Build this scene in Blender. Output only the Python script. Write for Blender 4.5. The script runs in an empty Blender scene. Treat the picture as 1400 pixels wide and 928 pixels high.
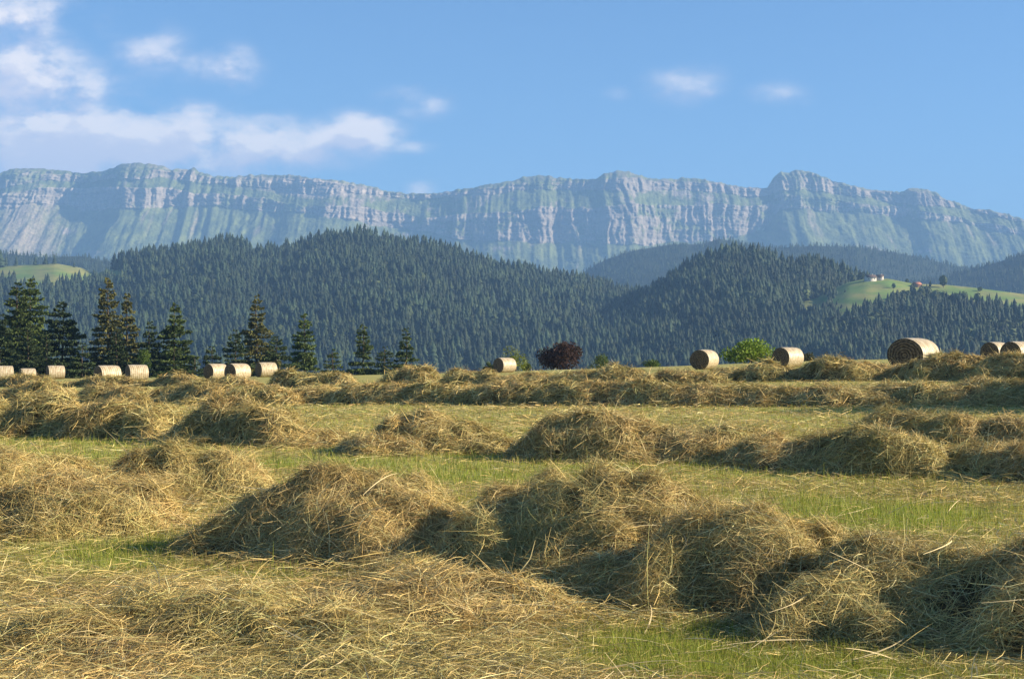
import bpy, math
import numpy as np
PI = math.pi
R = math.radians
rng = np.random.default_rng(7)
S = bpy.context.scene
COL = S.collection

# ------------------------------------------------------------------ camera model
EYE = 1.5
F = 1944.0            # focal length in photo pixels (1400 wide): a 50 mm lens
HX, HY = 700.0, 480.0 # where the horizon crosses the middle of the photograph
SUN_AZ, SUN_EL = R(94), R(23.5)
SUN = np.array([math.sin(SUN_AZ)*math.cos(SUN_EL), math.cos(SUN_AZ)*math.cos(SUN_EL), math.sin(SUN_EL)])

# ------------------------------------------------------------------ noise
_P = np.random.default_rng(11).permutation(256).astype(np.int64)
_P = np.concatenate([_P, _P, _P, _P])
_G = np.random.default_rng(5).normal(size=(256, 3)); _G /= np.linalg.norm(_G, axis=1, keepdims=True)
def perlin(x, y, z=0.0):
    x, y, z = np.broadcast_arrays(np.asarray(x, float), np.asarray(y, float), np.asarray(z, float))
    xi, yi, zi = np.floor(x).astype(np.int64), np.floor(y).astype(np.int64), np.floor(z).astype(np.int64)
    xf, yf, zf = x-xi, y-yi, z-zi
    u, v, w = [t*t*t*(t*(t*6-15)+10) for t in (xf, yf, zf)]
    def g(i, j, k):
        h = _P[_P[_P[(xi+i) & 255] + ((yi+j) & 255)] + ((zi+k) & 255)]
        gr = _G[h]
        return gr[..., 0]*(xf-i) + gr[..., 1]*(yf-j) + gr[..., 2]*(zf-k)
    a = g(0,0,0)*(1-u)+g(1,0,0)*u; b = g(0,1,0)*(1-u)+g(1,1,0)*u
    c = g(0,0,1)*(1-u)+g(1,0,1)*u; d = g(0,1,1)*(1-u)+g(1,1,1)*u
    return 1.6*((a*(1-v)+b*v)*(1-w) + (c*(1-v)+d*v)*w)
def fbm(x, y, z=0.0, o=4, lac=2.03, gain=0.5):
    s, a, t = 0.0, 1.0, 0.0
    for k in range(o):
        f = lac**k
        s = s + a*perlin(np.asarray(x)*f+17.3*k, np.asarray(y)*f-9.1*k, np.asarray(z)*f+3.7*k)
        t += a; a *= gain
    return s/t
def ridged(x, y, z=0.0, o=4):
    s, a, t = 0.0, 1.0, 0.0
    for k in range(o):
        f = 2.07**k
        s = s + a*(1-2*np.abs(perlin(np.asarray(x)*f+31*k, np.asarray(y)*f+7*k, np.asarray(z)*f)))
        t += a; a *= .5
    return s/t
def sstep(a, b, x):
    t = np.clip((x-a)/(b-a), 0, 1); return t*t*(3-2*t)

# ------------------------------------------------------------------ mesh helpers
def mesh(name, v, quads=None, tris=None, col=None, smooth=False, mats=(), mat_idx=None):
    me = bpy.data.meshes.new(name)
    v = np.asarray(v, np.float32)
    nq = 0 if quads is None else len(quads); nt = 0 if tris is None else len(tris)
    loops = np.concatenate([np.asarray(a, np.int32).ravel() for a in (quads, tris) if a is not None and len(a)])
    tot = np.concatenate([np.full(nq, 4, np.int32), np.full(nt, 3, np.int32)])
    start = np.concatenate([[0], np.cumsum(tot)[:-1]]).astype(np.int32)
    me.vertices.add(len(v)); me.vertices.foreach_set('co', v.ravel())
    me.loops.add(len(loops)); me.loops.foreach_set('vertex_index', loops)
    me.polygons.add(len(tot)); me.polygons.foreach_set('loop_start', start)
    try: me.polygons.foreach_set('loop_total', tot)
    except Exception: pass
    if smooth: me.polygons.foreach_set('use_smooth', np.ones(len(tot), bool))
    for m in mats: me.materials.append(m)
    if mat_idx is not None: me.polygons.foreach_set('material_index', np.asarray(mat_idx, np.int32))
    if col is not None:
        at = me.color_attributes.new('tint', 'FLOAT_COLOR', 'POINT')
        c = np.ones((len(v), 4), np.float32); c[:, :3] = col
        at.data.foreach_set('color', c.ravel())
    me.update(calc_edges=True)
    return me
def link(name, me, parent=None, **kw):
    o = bpy.data.objects.new(name, me); COL.objects.link(o)
    if parent is not None: o.parent = parent
    for k, val in kw.items(): o[k] = val
    return o
def thing(name, label, cat, loc, group=None):
    o = bpy.data.objects.new(name, None); COL.objects.link(o); o.location = loc
    o['label'] = label; o['category'] = cat
    if group: o['group'] = group
    return o
def grid_quads(nr, nc, wrap=False):
    i = np.arange(nr-1)[:, None]; j = np.arange(nc if wrap else nc-1)[None, :]
    a = i*nc+j; b = i*nc+(j+1) % nc
    return np.stack([a, b, b+nc, a+nc], -1).reshape(-1, 4)

# ------------------------------------------------------------------ materials
def new_mat(name):
    m = bpy.data.materials.new(name); m.use_nodes = True
    n = m.node_tree.nodes; n.clear()
    return m, n, m.node_tree.links
def N(n, t, **kw):
    x = n.new(t)
    for k, v in kw.items():
        if k in x.inputs: x.inputs[k].default_value = v
        else: setattr(x, k, v)
    return x
def ramp(n, stops):
    r = n.new('ShaderNodeValToRGB'); e = r.color_ramp.elements
    while len(e) < len(stops): e.new(0.5)
    for el, (p, c) in zip(e, stops): el.position = p; el.color = (*c, 1)
    return r
def leafy(name, gain=(1, 1, 1), trans=0.3, tcol=(1, 1, 1), rough=.8):
    """thin plant matter coloured by its own tint attribute: diffuse with some light through it"""
    m, n, l = new_mat(name)
    a = N(n, 'ShaderNodeAttribute', attribute_name='tint')
    g = N(n, 'ShaderNodeVectorMath', operation='MULTIPLY'); g.inputs[1].default_value = gain
    l.new(a.outputs['Color'], g.inputs[0])
    d = N(n, 'ShaderNodeBsdfPrincipled', Roughness=rough); d.inputs['Specular IOR Level'].default_value = .25
    l.new(g.outputs[0], d.inputs['Base Color'])
    out = n.new('ShaderNodeOutputMaterial')
    if trans > 0:
        tg = N(n, 'ShaderNodeVectorMath', operation='MULTIPLY'); tg.inputs[1].default_value = tcol
        l.new(g.outputs[0], tg.inputs[0])
        t = n.new('ShaderNodeBsdfTranslucent'); l.new(tg.outputs[0], t.inputs['Color'])
        mx = N(n, 'ShaderNodeMixShader'); mx.inputs[0].default_value = trans
        l.new(d.outputs[0], mx.inputs[1]); l.new(t.outputs[0], mx.inputs[2]); l.new(mx.outputs[0], out.inputs[0])
    else:
        l.new(d.outputs[0], out.inputs[0])
    return m
def noise_mat(name, stops, scale, detail=6, rough=.9, stretch=(1, 1, 1), bump=0, tint=False):
    m, n, l = new_mat(name)
    tc = n.new('ShaderNodeTexCoord'); mp = n.new('ShaderNodeMapping'); mp.inputs['Scale'].default_value = stretch
    l.new(tc.outputs['Object'], mp.inputs[0])
    nz = N(n, 'ShaderNodeTexNoise', Scale=scale, Detail=detail); nz.inputs['Roughness'].default_value = .65
    l.new(mp.outputs[0], nz.inputs['Vector'])
    r = ramp(n, stops); l.new(nz.outputs[0], r.inputs[0])
    b = N(n, 'ShaderNodeBsdfPrincipled', Roughness=rough); b.inputs['Specular IOR Level'].default_value = .2
    if tint:
        a = N(n, 'ShaderNodeAttribute', attribute_name='tint')
        mu = N(n, 'ShaderNodeVectorMath', operation='MULTIPLY')
        l.new(r.outputs[0], mu.inputs[0]); l.new(a.outputs['Color'], mu.inputs[1]); l.new(mu.outputs[0], b.inputs['Base Color'])
    else:
        l.new(r.outputs[0], b.inputs['Base Color'])
    if bump:
        bp = N(n, 'ShaderNodeBump', Strength=1.0, Distance=bump); l.new(nz.outputs[0], bp.inputs['Height']); l.new(bp.outputs[0], b.inputs['Normal'])
    o = n.new('ShaderNodeOutputMaterial'); l.new(b.outputs[0], o.inputs[0])
    return m
M_STRAW = leafy('straw', trans=.13, rough=.6)
M_GRASS = leafy('grass_blade', trans=.35, tcol=(1, 1.05, .6))
M_LEAF = leafy('leaf', trans=.25, tcol=(1, 1.1, .5))
M_NEEDLE = leafy('needle', trans=.12)
M_WOOD = leafy('far_wood', trans=0.0)
M_TINT = leafy('rock_and_meadow', trans=0.0, rough=.95)
M_ROCK = noise_mat('alpine_face', [(.3, (.62, .62, .64)), (.5, (1, 1, 1)), (.7, (1.42, 1.4, 1.36))], .055, 9, rough=.95, stretch=(1, 1, .8), bump=7, tint=True)
M_HILL = noise_mat('hill_pasture', [(.3, (.68, .72, .7)), (.5, (1, 1, 1)), (.7, (1.35, 1.22, 1.1))], .03, 9, rough=.95, stretch=(1, 1, 2), bump=.6, tint=True)
M_MOUND = noise_mat('packed_hay', [(.3, (.035, .025, .012)), (.5, (.11, .08, .036)), (.7, (.24, .18, .085))], 26, 8, stretch=(1, 1, 1.6), bump=.03)  # brown underlayer, darkened further to deepen the shade in the hollows
M_BARK = noise_mat('bark', [(.3, (.05, .035, .025)), (.7, (.16, .12, .09))], 6, 6, stretch=(1, 1, .2), bump=.02)
M_FIELD = noise_mat('mown_field', [(.25, (.55, .50, .45)), (.5, (1, 1, 1)), (.75, (1.5, 1.45, 1.3))], 9, 10, bump=.02, tint=True)

# ------------------------------------------------------------------ field height
ANCH = np.array([  # x, y, measured height of the ground there
    (-31, 105, -.72), (-20, 105, -.72), (-.6, 118, -.40), (12.2, 90, .32), (16.9, 87, .47), (18.5, 62, .75), (28, 78, .80), (29, 88, .85)], float)
def base_z(x, y):
    return .03*40*np.tanh(x/40)*sstep(6, 62, y)
_res = ANCH[:, 2]-base_z(ANCH[:, 0], ANCH[:, 1])
def tz(x, y):
    x = np.asarray(x, float); y = np.asarray(y, float)
    z = base_z(x, y)
    ws, ss = .25, 0.0
    for (ax, ay, _), r in zip(ANCH, _res):
        w = np.exp(-((x-ax)**2+(y-ay)**2)/(2*12.0**2)); ws = ws+w; ss = ss+w*r
    z = z + ss/ws
    z = z + .05*fbm(x/5, y/5, .5, 3)*sstep(2, 8, y)
    rad = np.maximum(y, np.hypot(x, y)*.9)
    e = np.clip(rad-126, 0, None)
    z = z - .0425*np.minimum(e, 330) - 46*sstep(330, 900, rad)*1.0
    return np.where(rad > 126, np.maximum(z, -62), z)
def cast(px, py):
    """ground point seen at a photo pixel"""
    sx, sz = (px-HX)/F, (HY-py)/F
    y = np.concatenate([np.arange(3, 30, .02), np.arange(30, 140, .05)])
    hit = EYE+sz*y <= tz(sx*y, y)
    y = float(y[np.argmax(hit)]) if hit.any() else 140.0
    return sx*y, y

# ------------------------------------------------------------------ ribbons (straw, blades)
def ribbons(mid, d, nrm, L, W, col, nseg=3, arch=.12, bend=.25, taper=.35, dark_root=None):
    """curved tapered strips: mid point, direction, surface normal, length, width; one quad per segment"""
    n = len(mid)
    d = d/np.linalg.norm(d, axis=1, keepdims=True)
    side = np.cross(d, nrm); side /= np.linalg.norm(side, axis=1, keepdims=True)+1e-9
    tw = rng.uniform(-1.1, 1.1, n)[:, None]
    up = np.cross(side, d)
    wv = side*np.cos(tw)+up*np.sin(tw)
    bd = (side*rng.normal(0, bend, n)[:, None] + up*(-np.abs(rng.normal(0, arch, n)))[:, None])
    s = np.linspace(-.5, .5, nseg+1)
    P = mid[:, None]+d[:, None]*(s[None, :, None]*L[:, None, None]) + bd[:, None]*((4*s*s)[None, :, None]*(L*.5)[:, None, None])
    wid = (1-(1-taper)*np.abs(2*s))[None, :, None]*(W*.5)[:, None, None]
    A = P-wv[:, None]*wid; B = P+wv[:, None]*wid
    V = np.stack([A, B], 2).reshape(-1, 3)
    k = np.arange(n)[:, None]*(nseg+1)*2+np.arange(nseg)[None, :]*2
    Q = np.stack([k, k+1, k+3, k+2], -1).reshape(-1, 4)
    C = np.repeat(col, (nseg+1)*2, axis=0)
    return V, Q, C
def blades(root, L, W, lean, col, nseg=2):
    n = len(root)
    a = rng.uniform(0, 2*PI, n); h = np.stack([np.cos(a), np.sin(a), 0*a], 1)
    b = rng.uniform(0, 2*PI, n); wv = np.stack([np.cos(b), np.sin(b), 0*b], 1)
    s = np.linspace(0, 1, nseg+1)
    P = root[:, None]+np.array([0, 0, 1.])[None, None]*(s[None, :, None]*(L*np.cos(lean))[:, None, None]) + h[:, None]*((s**1.6)[None, :, None]*(L*np.sin(lean))[:, None, None])
    wid = (1-.85*s)[None, :, None]*(W*.5)[:, None, None]
    V = np.stack([P-wv[:, None]*wid, P+wv[:, None]*wid], 2).reshape(-1, 3)
    k = np.arange(n)[:, None]*(nseg+1)*2+np.arange(nseg)[None, :]*2
    Q = np.stack([k, k+1, k+3, k+2], -1).reshape(-1, 4)
    return V, Q, np.repeat(col, (nseg+1)*2, axis=0)
STRAW = np.array([1.12, 1.14, 1.10])*np.array([(.56, .42, .17), (.47, .345, .13), (.66, .53, .27), (.38, .27, .10), (.42, .37, .155), (.33, .31, .12), (.24, .165, .07), (.52, .36, .15)])
STRAW_P = np.array([.20, .20, .11, .13, .14, .09, .08, .05])
def straw_cols(n, pts=None):
    c = STRAW[rng.choice(len(STRAW), n, p=STRAW_P/STRAW_P.sum())]*rng.uniform(.5, 1.35, n)[:, None]
    if pts is not None:   # patches of browner and greener hay
        f = fbm(pts[:, 0]*1.1, pts[:, 1]*1.1, pts[:, 2]*1.1, 3)
        c = c*(1+.45*f)[:, None]
        g = np.clip(fbm(pts[:, 0]*.8+40, pts[:, 1]*.8, 7.7, 3)*1.6, -.35, .4)[:, None]
        c = c*(1-np.clip(g, -.35, .4)*np.array([.20, .08, .15]))
    return np.clip(c, .02, .85)

# ------------------------------------------------------------------ hay
AX = np.array([math.cos(R(-33)), math.sin(R(-33))])   # the way the rows run
class Hay:
    all = []
    def __init__(s, name, label, cat, heaps, group, dens=1.0, deep=.9, extra=None):
        s.name, s.label, s.cat, s.group, s.dens = name, label, cat, group, dens
        s.h = []
        for hp in heaps:
            px, pb, pt, hw = hp[:4]; wd = hp[4] if len(hp) > 4 else deep; ang = hp[5] if len(hp) > 5 else -33
            x0, y0 = cast(px, pb)
            back = wd*.95
            y = y0+back; x = (px-HX)/F*y
            top = EYE-(pt-HY)/F*y
            s.h.append((x, y, max(.06, top-float(tz(x, y))), hw/F*y*1.22, wd, R(ang)))
        s.d = min(h[1] for h in s.h)
        if s.cat == 'hay row':
            hs = sorted(s.h)
            for p, q in zip(hs[:-1], hs[1:]):
                gap = math.hypot(q[0]-p[0], q[1]-p[1])
                s.h.append(((p[0]+q[0])/2, (p[1]+q[1])/2, .66*min(p[2], q[2]), gap*.75, .85*min(p[4], q[4]), math.atan2(q[1]-p[1], q[0]-p[0])))
        want = [h[2] for h in s.h]
        for _ in range(4):     # so that each hump reaches the height it was measured at
            new = []
            for (cx, cy, h, ls, lt, a), wnt in zip(s.h, want):
                gx, gy = np.meshgrid(np.linspace(-.5, .5, 15)*ls, np.linspace(-.5, .5, 15)*lt)
                Hm = np.percentile(s.H(cx+gx*math.cos(a)-gy*math.sin(a), cy+gx*math.sin(a)+gy*math.cos(a)), 96)
                new.append((cx, cy, float(np.clip(h*(wnt*.93/max(Hm, .02))**.8, wnt*.35, wnt*1.5)), ls, lt, a))
            s.h = new
        Hay.all.append(s)
    def H(s, x, y):
        n1 = fbm(x*1.2, y*1.2, 3.1+s.d, 3); n2 = fbm(x*1.2+50, y*1.2, 9.4+s.d, 3)
        wx, wy = x+.5*n1, y+.5*n2
        acc = 0.0
        for (cx, cy, h, ls, lt, a) in s.h:
            dx, dy = wx-cx, wy-cy
            u = (dx*math.cos(a)+dy*math.sin(a))/ls; w = (-dx*math.sin(a)+dy*math.cos(a))/lt
            u = np.where(u < 0, u*1.22, u*.92); w = np.where(w < 0, w*1.1, w*.95)   # left and near flanks steepened so that they fall into shade
            q = u*u+w*w
            acc = acc+(h*np.clip(1-q, 0, 1)**.95+np.clip(1.5-q, 0, 1)**1.5*min(.10, .25*h))**3
        H = acc**(1/3)
        b1 = np.abs(perlin(x*.95+.5*n2, y*.95+.5*n1, s.d)); b2 = np.abs(perlin(x*2.3, y*2.3, s.d+7)); b3 = np.abs(perlin(x*5.2, y*5.2, s.d+3))
        lump = .74+.46*b1+.34*b2+.20*b3+.22*fbm(x*1.6, y*1.6, s.d, 2)
        return H*lump
    def build(s):
        res = np.clip(s.d*.0045, .04, .3)
        pad = .4
        xs = [h[0]+k*(h[3]+pad) for h in s.h for k in (-1, 1)]; ys = [h[1]+k*(max(h[4], h[3]*.62)+pad) for h in s.h for k in (-1, 1)]
        X = np.arange(min(xs), max(xs)+res, res); Y = np.arange(min(ys), max(ys)+res, res)
        gx, gy = np.meshgrid(X, Y)
        H = s.H(gx, gy); z = tz(gx, gy)+H-.05
        ny, nx = gx.shape
        q = grid_quads(ny, nx); Hf = H.ravel()
        q = q[(Hf[q] > .004).any(1)]
        use = np.unique(q); mp = np.full(ny*nx, -1); mp[use] = np.arange(len(use))
        V = np.stack([gx.ravel(), gy.ravel(), z.ravel()], 1)[use]
        o = np.array([s.h[0][0], s.h[0][1], float(tz(s.h[0][0], s.h[0][1]))])
        ob = link(s.name, mesh(s.name, V-o, quads=mp[q], smooth=True, mats=[M_MOUND]), label=s.label, category=s.cat, group=s.group)
        ob.location = o
        # loose straw over it
        gyz, gxz = np.gradient(z, res)
        cellA = np.sqrt(1+gxz**2+gyz**2).ravel()*res*res*(Hf > .02)
        d = s.d
        W0 = .0039*max(1, d/9)**.92
        L0 = np.clip(.22*(d/10)**.4, .17, .6)
        per = s.dens*np.clip(9.0/(W0*L0), 60, 9000)
        n = int(min(cellA.sum()*per, 210000))
        cl = fbm(gx*2.1, gy*2.1, s.d+1.5, 3).ravel()          # matted clumps and bare hollows
        wt = cellA*np.clip(.62+1.7*cl, .10, 1.6)
        c = rng.choice(len(cellA), n, p=wt/wt.sum())
        iy, ix = np.divmod(c, nx)
        p = np.stack([X[ix]+rng.uniform(-.5, .5, n)*res, Y[iy]+rng.uniform(-.5, .5, n)*res, np.zeros(n)], 1)
        hh = s.H(p[:, 0], p[:, 1])
        p[:, 2] = tz(p[:, 0], p[:, 1])+hh
        nr = np.stack([-gxz.ravel()[c], -gyz.ravel()[c], np.ones(n)], 1); nr /= np.linalg.norm(nr, axis=1, keepdims=True)
        g = np.stack([gxz.ravel()[c], gyz.ravel()[c]], 1); gl = np.linalg.norm(g, axis=1, keepdims=True)
        # strands lie along the surface; on steep sides most of them hang downhill, elsewhere they follow swirls
        th = 2.4*PI*fbm(p[:, 0]*.9, p[:, 1]*.9, 2.2, 2)+rng.normal(0, 1.15, n)
        sw = np.stack([np.cos(th), np.sin(th)], 1)
        k = np.clip(gl*.8, 0, 1)*rng.uniform(-.2, .9, n)[:, None]
        d2 = sw*(1-k)-g/(gl+1e-6)*k*1.2
        dd = np.stack([d2[:, 0], d2[:, 1], np.zeros(n)], 1)
        dd -= nr*(dd*nr).sum(1, keepdims=True)
        dd /= np.linalg.norm(dd, axis=1, keepdims=True)+1e-9
        dd += nr*rng.normal(.03, .3, n)[:, None]
        L = L0*rng.lognormal(0, .38, n); W = W0*rng.uniform(.55, 1.35, n)
        lift = rng.gamma(1.5, .016, n)*np.clip(L0/.26, 1, 2.2)
        p += nr*(lift*np.clip(.8+1.4*cl[c], .3, 1.8)-.012)[:, None]
        col = straw_cols(n, p)
        V1, Q1, C1 = ribbons(p, dd, nr, L, W, col, 3 if d < 30 else 2, arch=.22, bend=.28)
        link('loose_straw', mesh('loose_straw', V1-o, quads=Q1, col=C1, mats=[M_STRAW]), parent=ob, kind='stuff')
        return len(Q1)
G1 = 'hay piles raked into rows'
# near row
Hay('hay_windrow', 'biggest and raggedest row of raked hay in the field, with deep dark hollows', 'hay row',
    [(470, 776, 636, 165, .95), (385, 770, 690, 110, .8), (560, 772, 668, 80, .7), (710, 796, 652, 125, .95), (850, 812, 645, 135, 1.0), (980, 850, 690, 130, .9), (1060, 850, 705, 90, .85)], G1, dens=1.0)
Hay('hay_windrow', 'low hay row with its whole front in deep shade, in the bottom right corner', 'hay row',
    [(1160, 884, 738, 130, .85), (1320, 908, 745, 150, .9), (1480, 930, 745, 160, .9), (1640, 950, 770, 160, .9), (1800, 975, 790, 160, .9)], G1)
Hay('hay_pile', 'wide hay pile with a rounded peak, behind the green grass patch at the left edge', 'hay pile',
    [(238, 688, 604, 85, .85), (150, 700, 650, 90, .8), (95, 745, 655, 120, .9), (-30, 748, 660, 110, .9), (15, 690, 615, 80, .8), (-90, 700, 620, 90, .8)], G1)
Hay('hay_pile', 'low flat tuft of pale hay lying just in front of the longest hay row', 'hay pile',
    [(590, 862, 780, 150, .62), (500, 880, 815, 120, .5)], G1)
Hay('hay_pile', 'thin spread hay pile with a small dark hollow, in the bottom left corner', 'hay pile',
    [(300, 900, 812, 170, .5), (120, 930, 850, 160, .5), (430, 930, 850, 140, .5)], G1)
# second row
Hay('hay_windrow', 'hay row with a dark shaded front along a bright green strip at the left edge', 'hay row',
    [(60, 598, 538, 85, .8), (165, 602, 545, 80, .8), (-50, 596, 535, 90, .8), (-150, 590, 535, 90, .8), (225, 600, 565, 40, .6)], G1)
Hay('hay_pile', 'rounded hay pile with one black shaded side, behind the pile with a rounded peak', 'hay pile',
    [(325, 610, 545, 95, .9), (400, 612, 575, 70, .8), (280, 606, 570, 60, .7)], G1)
Hay('hay_pile', 'small double humped hay pile with its own shadow, between two larger piles', 'hay pile',
    [(580, 620, 562, 70, .8), (640, 622, 580, 60, .75), (515, 624, 599, 50, .5)], G1)
Hay('hay_pile', 'broad hay pile with a big dark hollow on one slope, in mid field', 'hay pile',
    [(815, 634, 564, 95, .95), (900, 634, 572, 100, .95), (745, 632, 585, 50, .8), (985, 632, 580, 70, .8)], G1)
Hay('hay_pile', 'pointed hay pile with a long black shadow trailing to its left over flatter hay', 'hay pile',
    [(1185, 655, 585, 92, .9), (1060, 645, 598, 85, .8), (1250, 652, 610, 60, .7)], G1)
Hay('hay_pile', 'hay pile cut off by the right edge, beside the pointed pile', 'hay pile',
    [(1340, 658, 608, 75, .8), (1455, 668, 608, 80, .85), (1560, 676, 616, 80, .85)], G1)
Hay('hay_windrow', 'short sunlit hay row with three humps on the right, just behind the pointed pile', 'hay row',
    [(1210, 606, 562, 55, .8), (1300, 610, 568, 75, .8), (1395, 612, 573, 75, .8), (1480, 615, 575, 75, .8), (1570, 618, 578, 75, .8), (1660, 622, 582, 75, .8)], G1)
# third row
Hay('hay_windrow', 'long low hay row all in shadow above dark shaded grass on the right', 'hay row',
    [(1010, 556, 528, 75, .9), (1120, 556, 528, 90, .9), (1240, 556, 524, 90, .95), (1350, 556, 520, 90, 1), (1460, 558, 518, 90, 1), (1570, 560, 518, 90, 1)], G1)
Hay('hay_windrow', 'tangled band of hay stretching across the middle of the field behind the broad pile', 'hay row',
    [(900, 556, 521, 90, 1.), (790, 555, 522, 90, 1.), (690, 554, 522, 90, .9), (600, 553, 524, 80, .9), (510, 553, 526, 80, .9), (430, 553, 528, 70, .9)], G1)
Hay('hay_windrow', 'pale tangled hay row on the left, behind the row with the dark shaded front', 'hay row',
    [(40, 552, 524, 80, 1.), (150, 552, 526, 80, 1.), (260, 552, 524, 80, 1.), (350, 555, 530, 60, 1.), (-80, 550, 524, 90, 1.)], G1)
# crest
Hay('hay_pile', 'dark shaded hay mound against the spruces, just right of three bales', 'hay pile',
    [(395, 530, 507, 38, .9), (445, 529, 511, 45, .9)], G1)
Hay('hay_pile', 'small rounded hay mound on the crest below the two thin firs', 'hay pile',
    [(565, 529, 503, 38, 1.0), (546, 528, 509, 30, .95)], G1)
Hay('hay_windrow', 'low hay row on the crest running under the lone bale and dark red tree', 'hay row',
    [(640, 528, 506, 50, 1.), (720, 527, 510, 60, 1.), (790, 527, 508, 50, 1.), (930, 527, 508, 50, 1.0)], G1)
Hay('hay_pile', 'peaked hay mound on the crest beside the dark red tree', 'hay pile',
    [(845, 529, 500, 42, 1.0), (812, 529, 508, 30, .9)], G1)
Hay('hay_windrow', 'dark hay row on the crest in front of the bright green bush', 'hay row',
    [(1040, 522, 495, 45, 1.0), (1130, 521, 490, 60, 1.0), (1190, 520, 497, 40, 1.0), (985, 520, 505, 45, .9)], G1)
Hay('hay_windrow', 'big dark hay row beside the largest bale, topped by two bales on the right', 'hay row',
    [(1290, 521, 484, 75, 1.1), (1390, 522, 483, 70, 1.1), (1480, 524, 484, 70, 1.1), (1240, 520, 497, 40, 1.)], G1)
Hay('hay_windrow', 'thin hay row on the crest under the pale bales at the left', 'hay row',
    [(30, 529, 513, 60, 1.), (140, 529, 515, 60, 1.), (240, 528, 511, 45, 1.), (310, 528, 515, 40, 1.), (-70, 529, 512, 60, 1.)], G1)
nf = sum(h.build() for h in Hay.all)
print('hay faces', nf)
def hay_cover(x, y):
    c = np.zeros(np.shape(x))
    for h in Hay.all:
        for (cx, cy, hh, ls, lt, a) in h.h:
            dx, dy = x-cx, y-cy
            u = (dx*math.cos(a)+dy*math.sin(a))/ls; w = (-dx*math.sin(a)+dy*math.cos(a))/lt
            c = np.maximum(c, np.clip((2.3-(u*u+w*w))/1.3, 0, 1))
    return c

# ------------------------------------------------------------------ ground sheet
def dryness(x, y):
    """0 fresh green stubble .. 1 dry litter"""
    d = .66+.85*fbm(x*.33, y*.5, 1.7, 4)+.13*np.sin((x*.545+y*.839)*2*PI/2.4+1.5*fbm(x*.2, y*.2, 4.4, 2))   # mowing lines run with the rows
    d = d+.8*sstep(10.5, 7.5, y+.66*x)*sstep(-3.6, -1.6, -x+.2)    # the near corner on the left is littered all over
    for (px, py, r, a) in ((60, 752, 1.0, .9), (220, 722+40, .8, .7), (1230, 705, 1.2, .7), (850, 900, .7, .8), (1050, 905, .9, .8), (1330, 925, .9, .8), (390, 790, .5, .6), (60, 612, 3, .5), (620, 640, 2.5, .45), (1000, 900, .6, .7)):
        gx, gy = GPT[(px, py)]
        d = d-a*1.0*np.exp(-((x-gx)**2+((y-gy)*.8)**2)/(r*r))
    return np.clip(d, 0, 1)
GPT = {k: cast(*k) for k in ((60, 752), (220, 762), (1230, 705), (850, 900), (1050, 905), (1330, 925), (390, 790), (60, 612), (620, 640), (1000, 900))}
az = np.concatenate([np.linspace(-180, -32, 40)[:-1], np.linspace(-32, 32, 420), np.linspace(32, 180, 40)[1:-1]])
rad = np.concatenate([[.4], np.geomspace(1.0, 140, 420), np.geomspace(143, 11500, 90)])
A_, R_ = np.meshgrid(np.radians(az), rad)
gx, gy = np.sin(A_)*R_, np.cos(A_)*R_
gz = tz(gx, gy)
dr = dryness(gx, gy)
gcol = np.array([.22, .26, .05])*(1-dr[..., None])+np.array([.37, .31, .11])*dr[..., None]
far = sstep(140, 300, R_)[..., None]
gcol = gcol*(1-far)+np.array([.10, .15, .04])*far
ctr = len(gx.ravel())
GV = np.concatenate([np.stack([gx, gy, gz], -1).reshape(-1, 3), [[0, 0, float(tz(0, 0))]]])
nc = len(az)
GT = np.stack([np.full(nc, ctr), np.arange(nc), (np.arange(nc)+1) % nc], 1)[:, [0, 2, 1]]
GC = np.concatenate([gcol.reshape(-1, 3), gcol.reshape(-1, 3)[:1]])
link('ground', mesh('ground', GV, quads=grid_quads(len(rad), nc, True), tris=GT, col=GC, smooth=True, mats=[M_FIELD]), kind='structure')

# stubble, grass and litter in the part of the field in front of the camera
def wedge(n, y0, y1, power):
    u = rng.uniform(0, 1, n)
    y = (y0**(1-power)+u*(y1**(1-power)-y0**(1-power)))**(1/(1-power))
    x = y*rng.uniform(-.43, .43, n)+rng.uniform(-2.8, 2.8, n)*rng.uniform(0, 1, n)
    return x, y
def make_grass(n):
    x, y = wedge(n, 5.2, 95, 1.75)
    d = dryness(x, y); cov = hay_cover(x, y)
    tuft = fbm(x*3.1, y*3.1, 5.5, 2)
    keep = (rng.uniform(0, 1, n) > d*.55) & (cov < .95)
    x, y, d, tuft = x[keep], y[keep], d[keep], tuft[keep]; n = len(x)
    root = np.stack([x, y, tz(x, y)-.004], 1)
    sc = np.clip(y/9, .8, 6)
    L = (.045+.045*np.clip(tuft, 0, 1))*rng.lognormal(0, .35, n)*np.clip(sc, 1, 1.5)
    W = .0042*sc**.85*rng.uniform(.7, 1.4, n)
    pal = np.array([(.23, .25, .05), (.29, .31, .065), (.18, .205, .04), (.36, .33, .10), (.48, .39, .16), (.28, .335, .05)])
    pr = np.where(rng.uniform(0, 1, n) < .15+.6*d, rng.choice([3, 4], n), rng.choice([0, 1, 2, 5], n))
    col = pal[pr]*rng.uniform(.75, 1.3, n)[:, None]
    V, Q, C = blades(root, L, W, np.abs(rng.normal(0, .55, n)), col)
    link('grass', mesh('grass', V, quads=Q, col=C, mats=[M_GRASS]), kind='stuff')
make_grass(420000)
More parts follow.
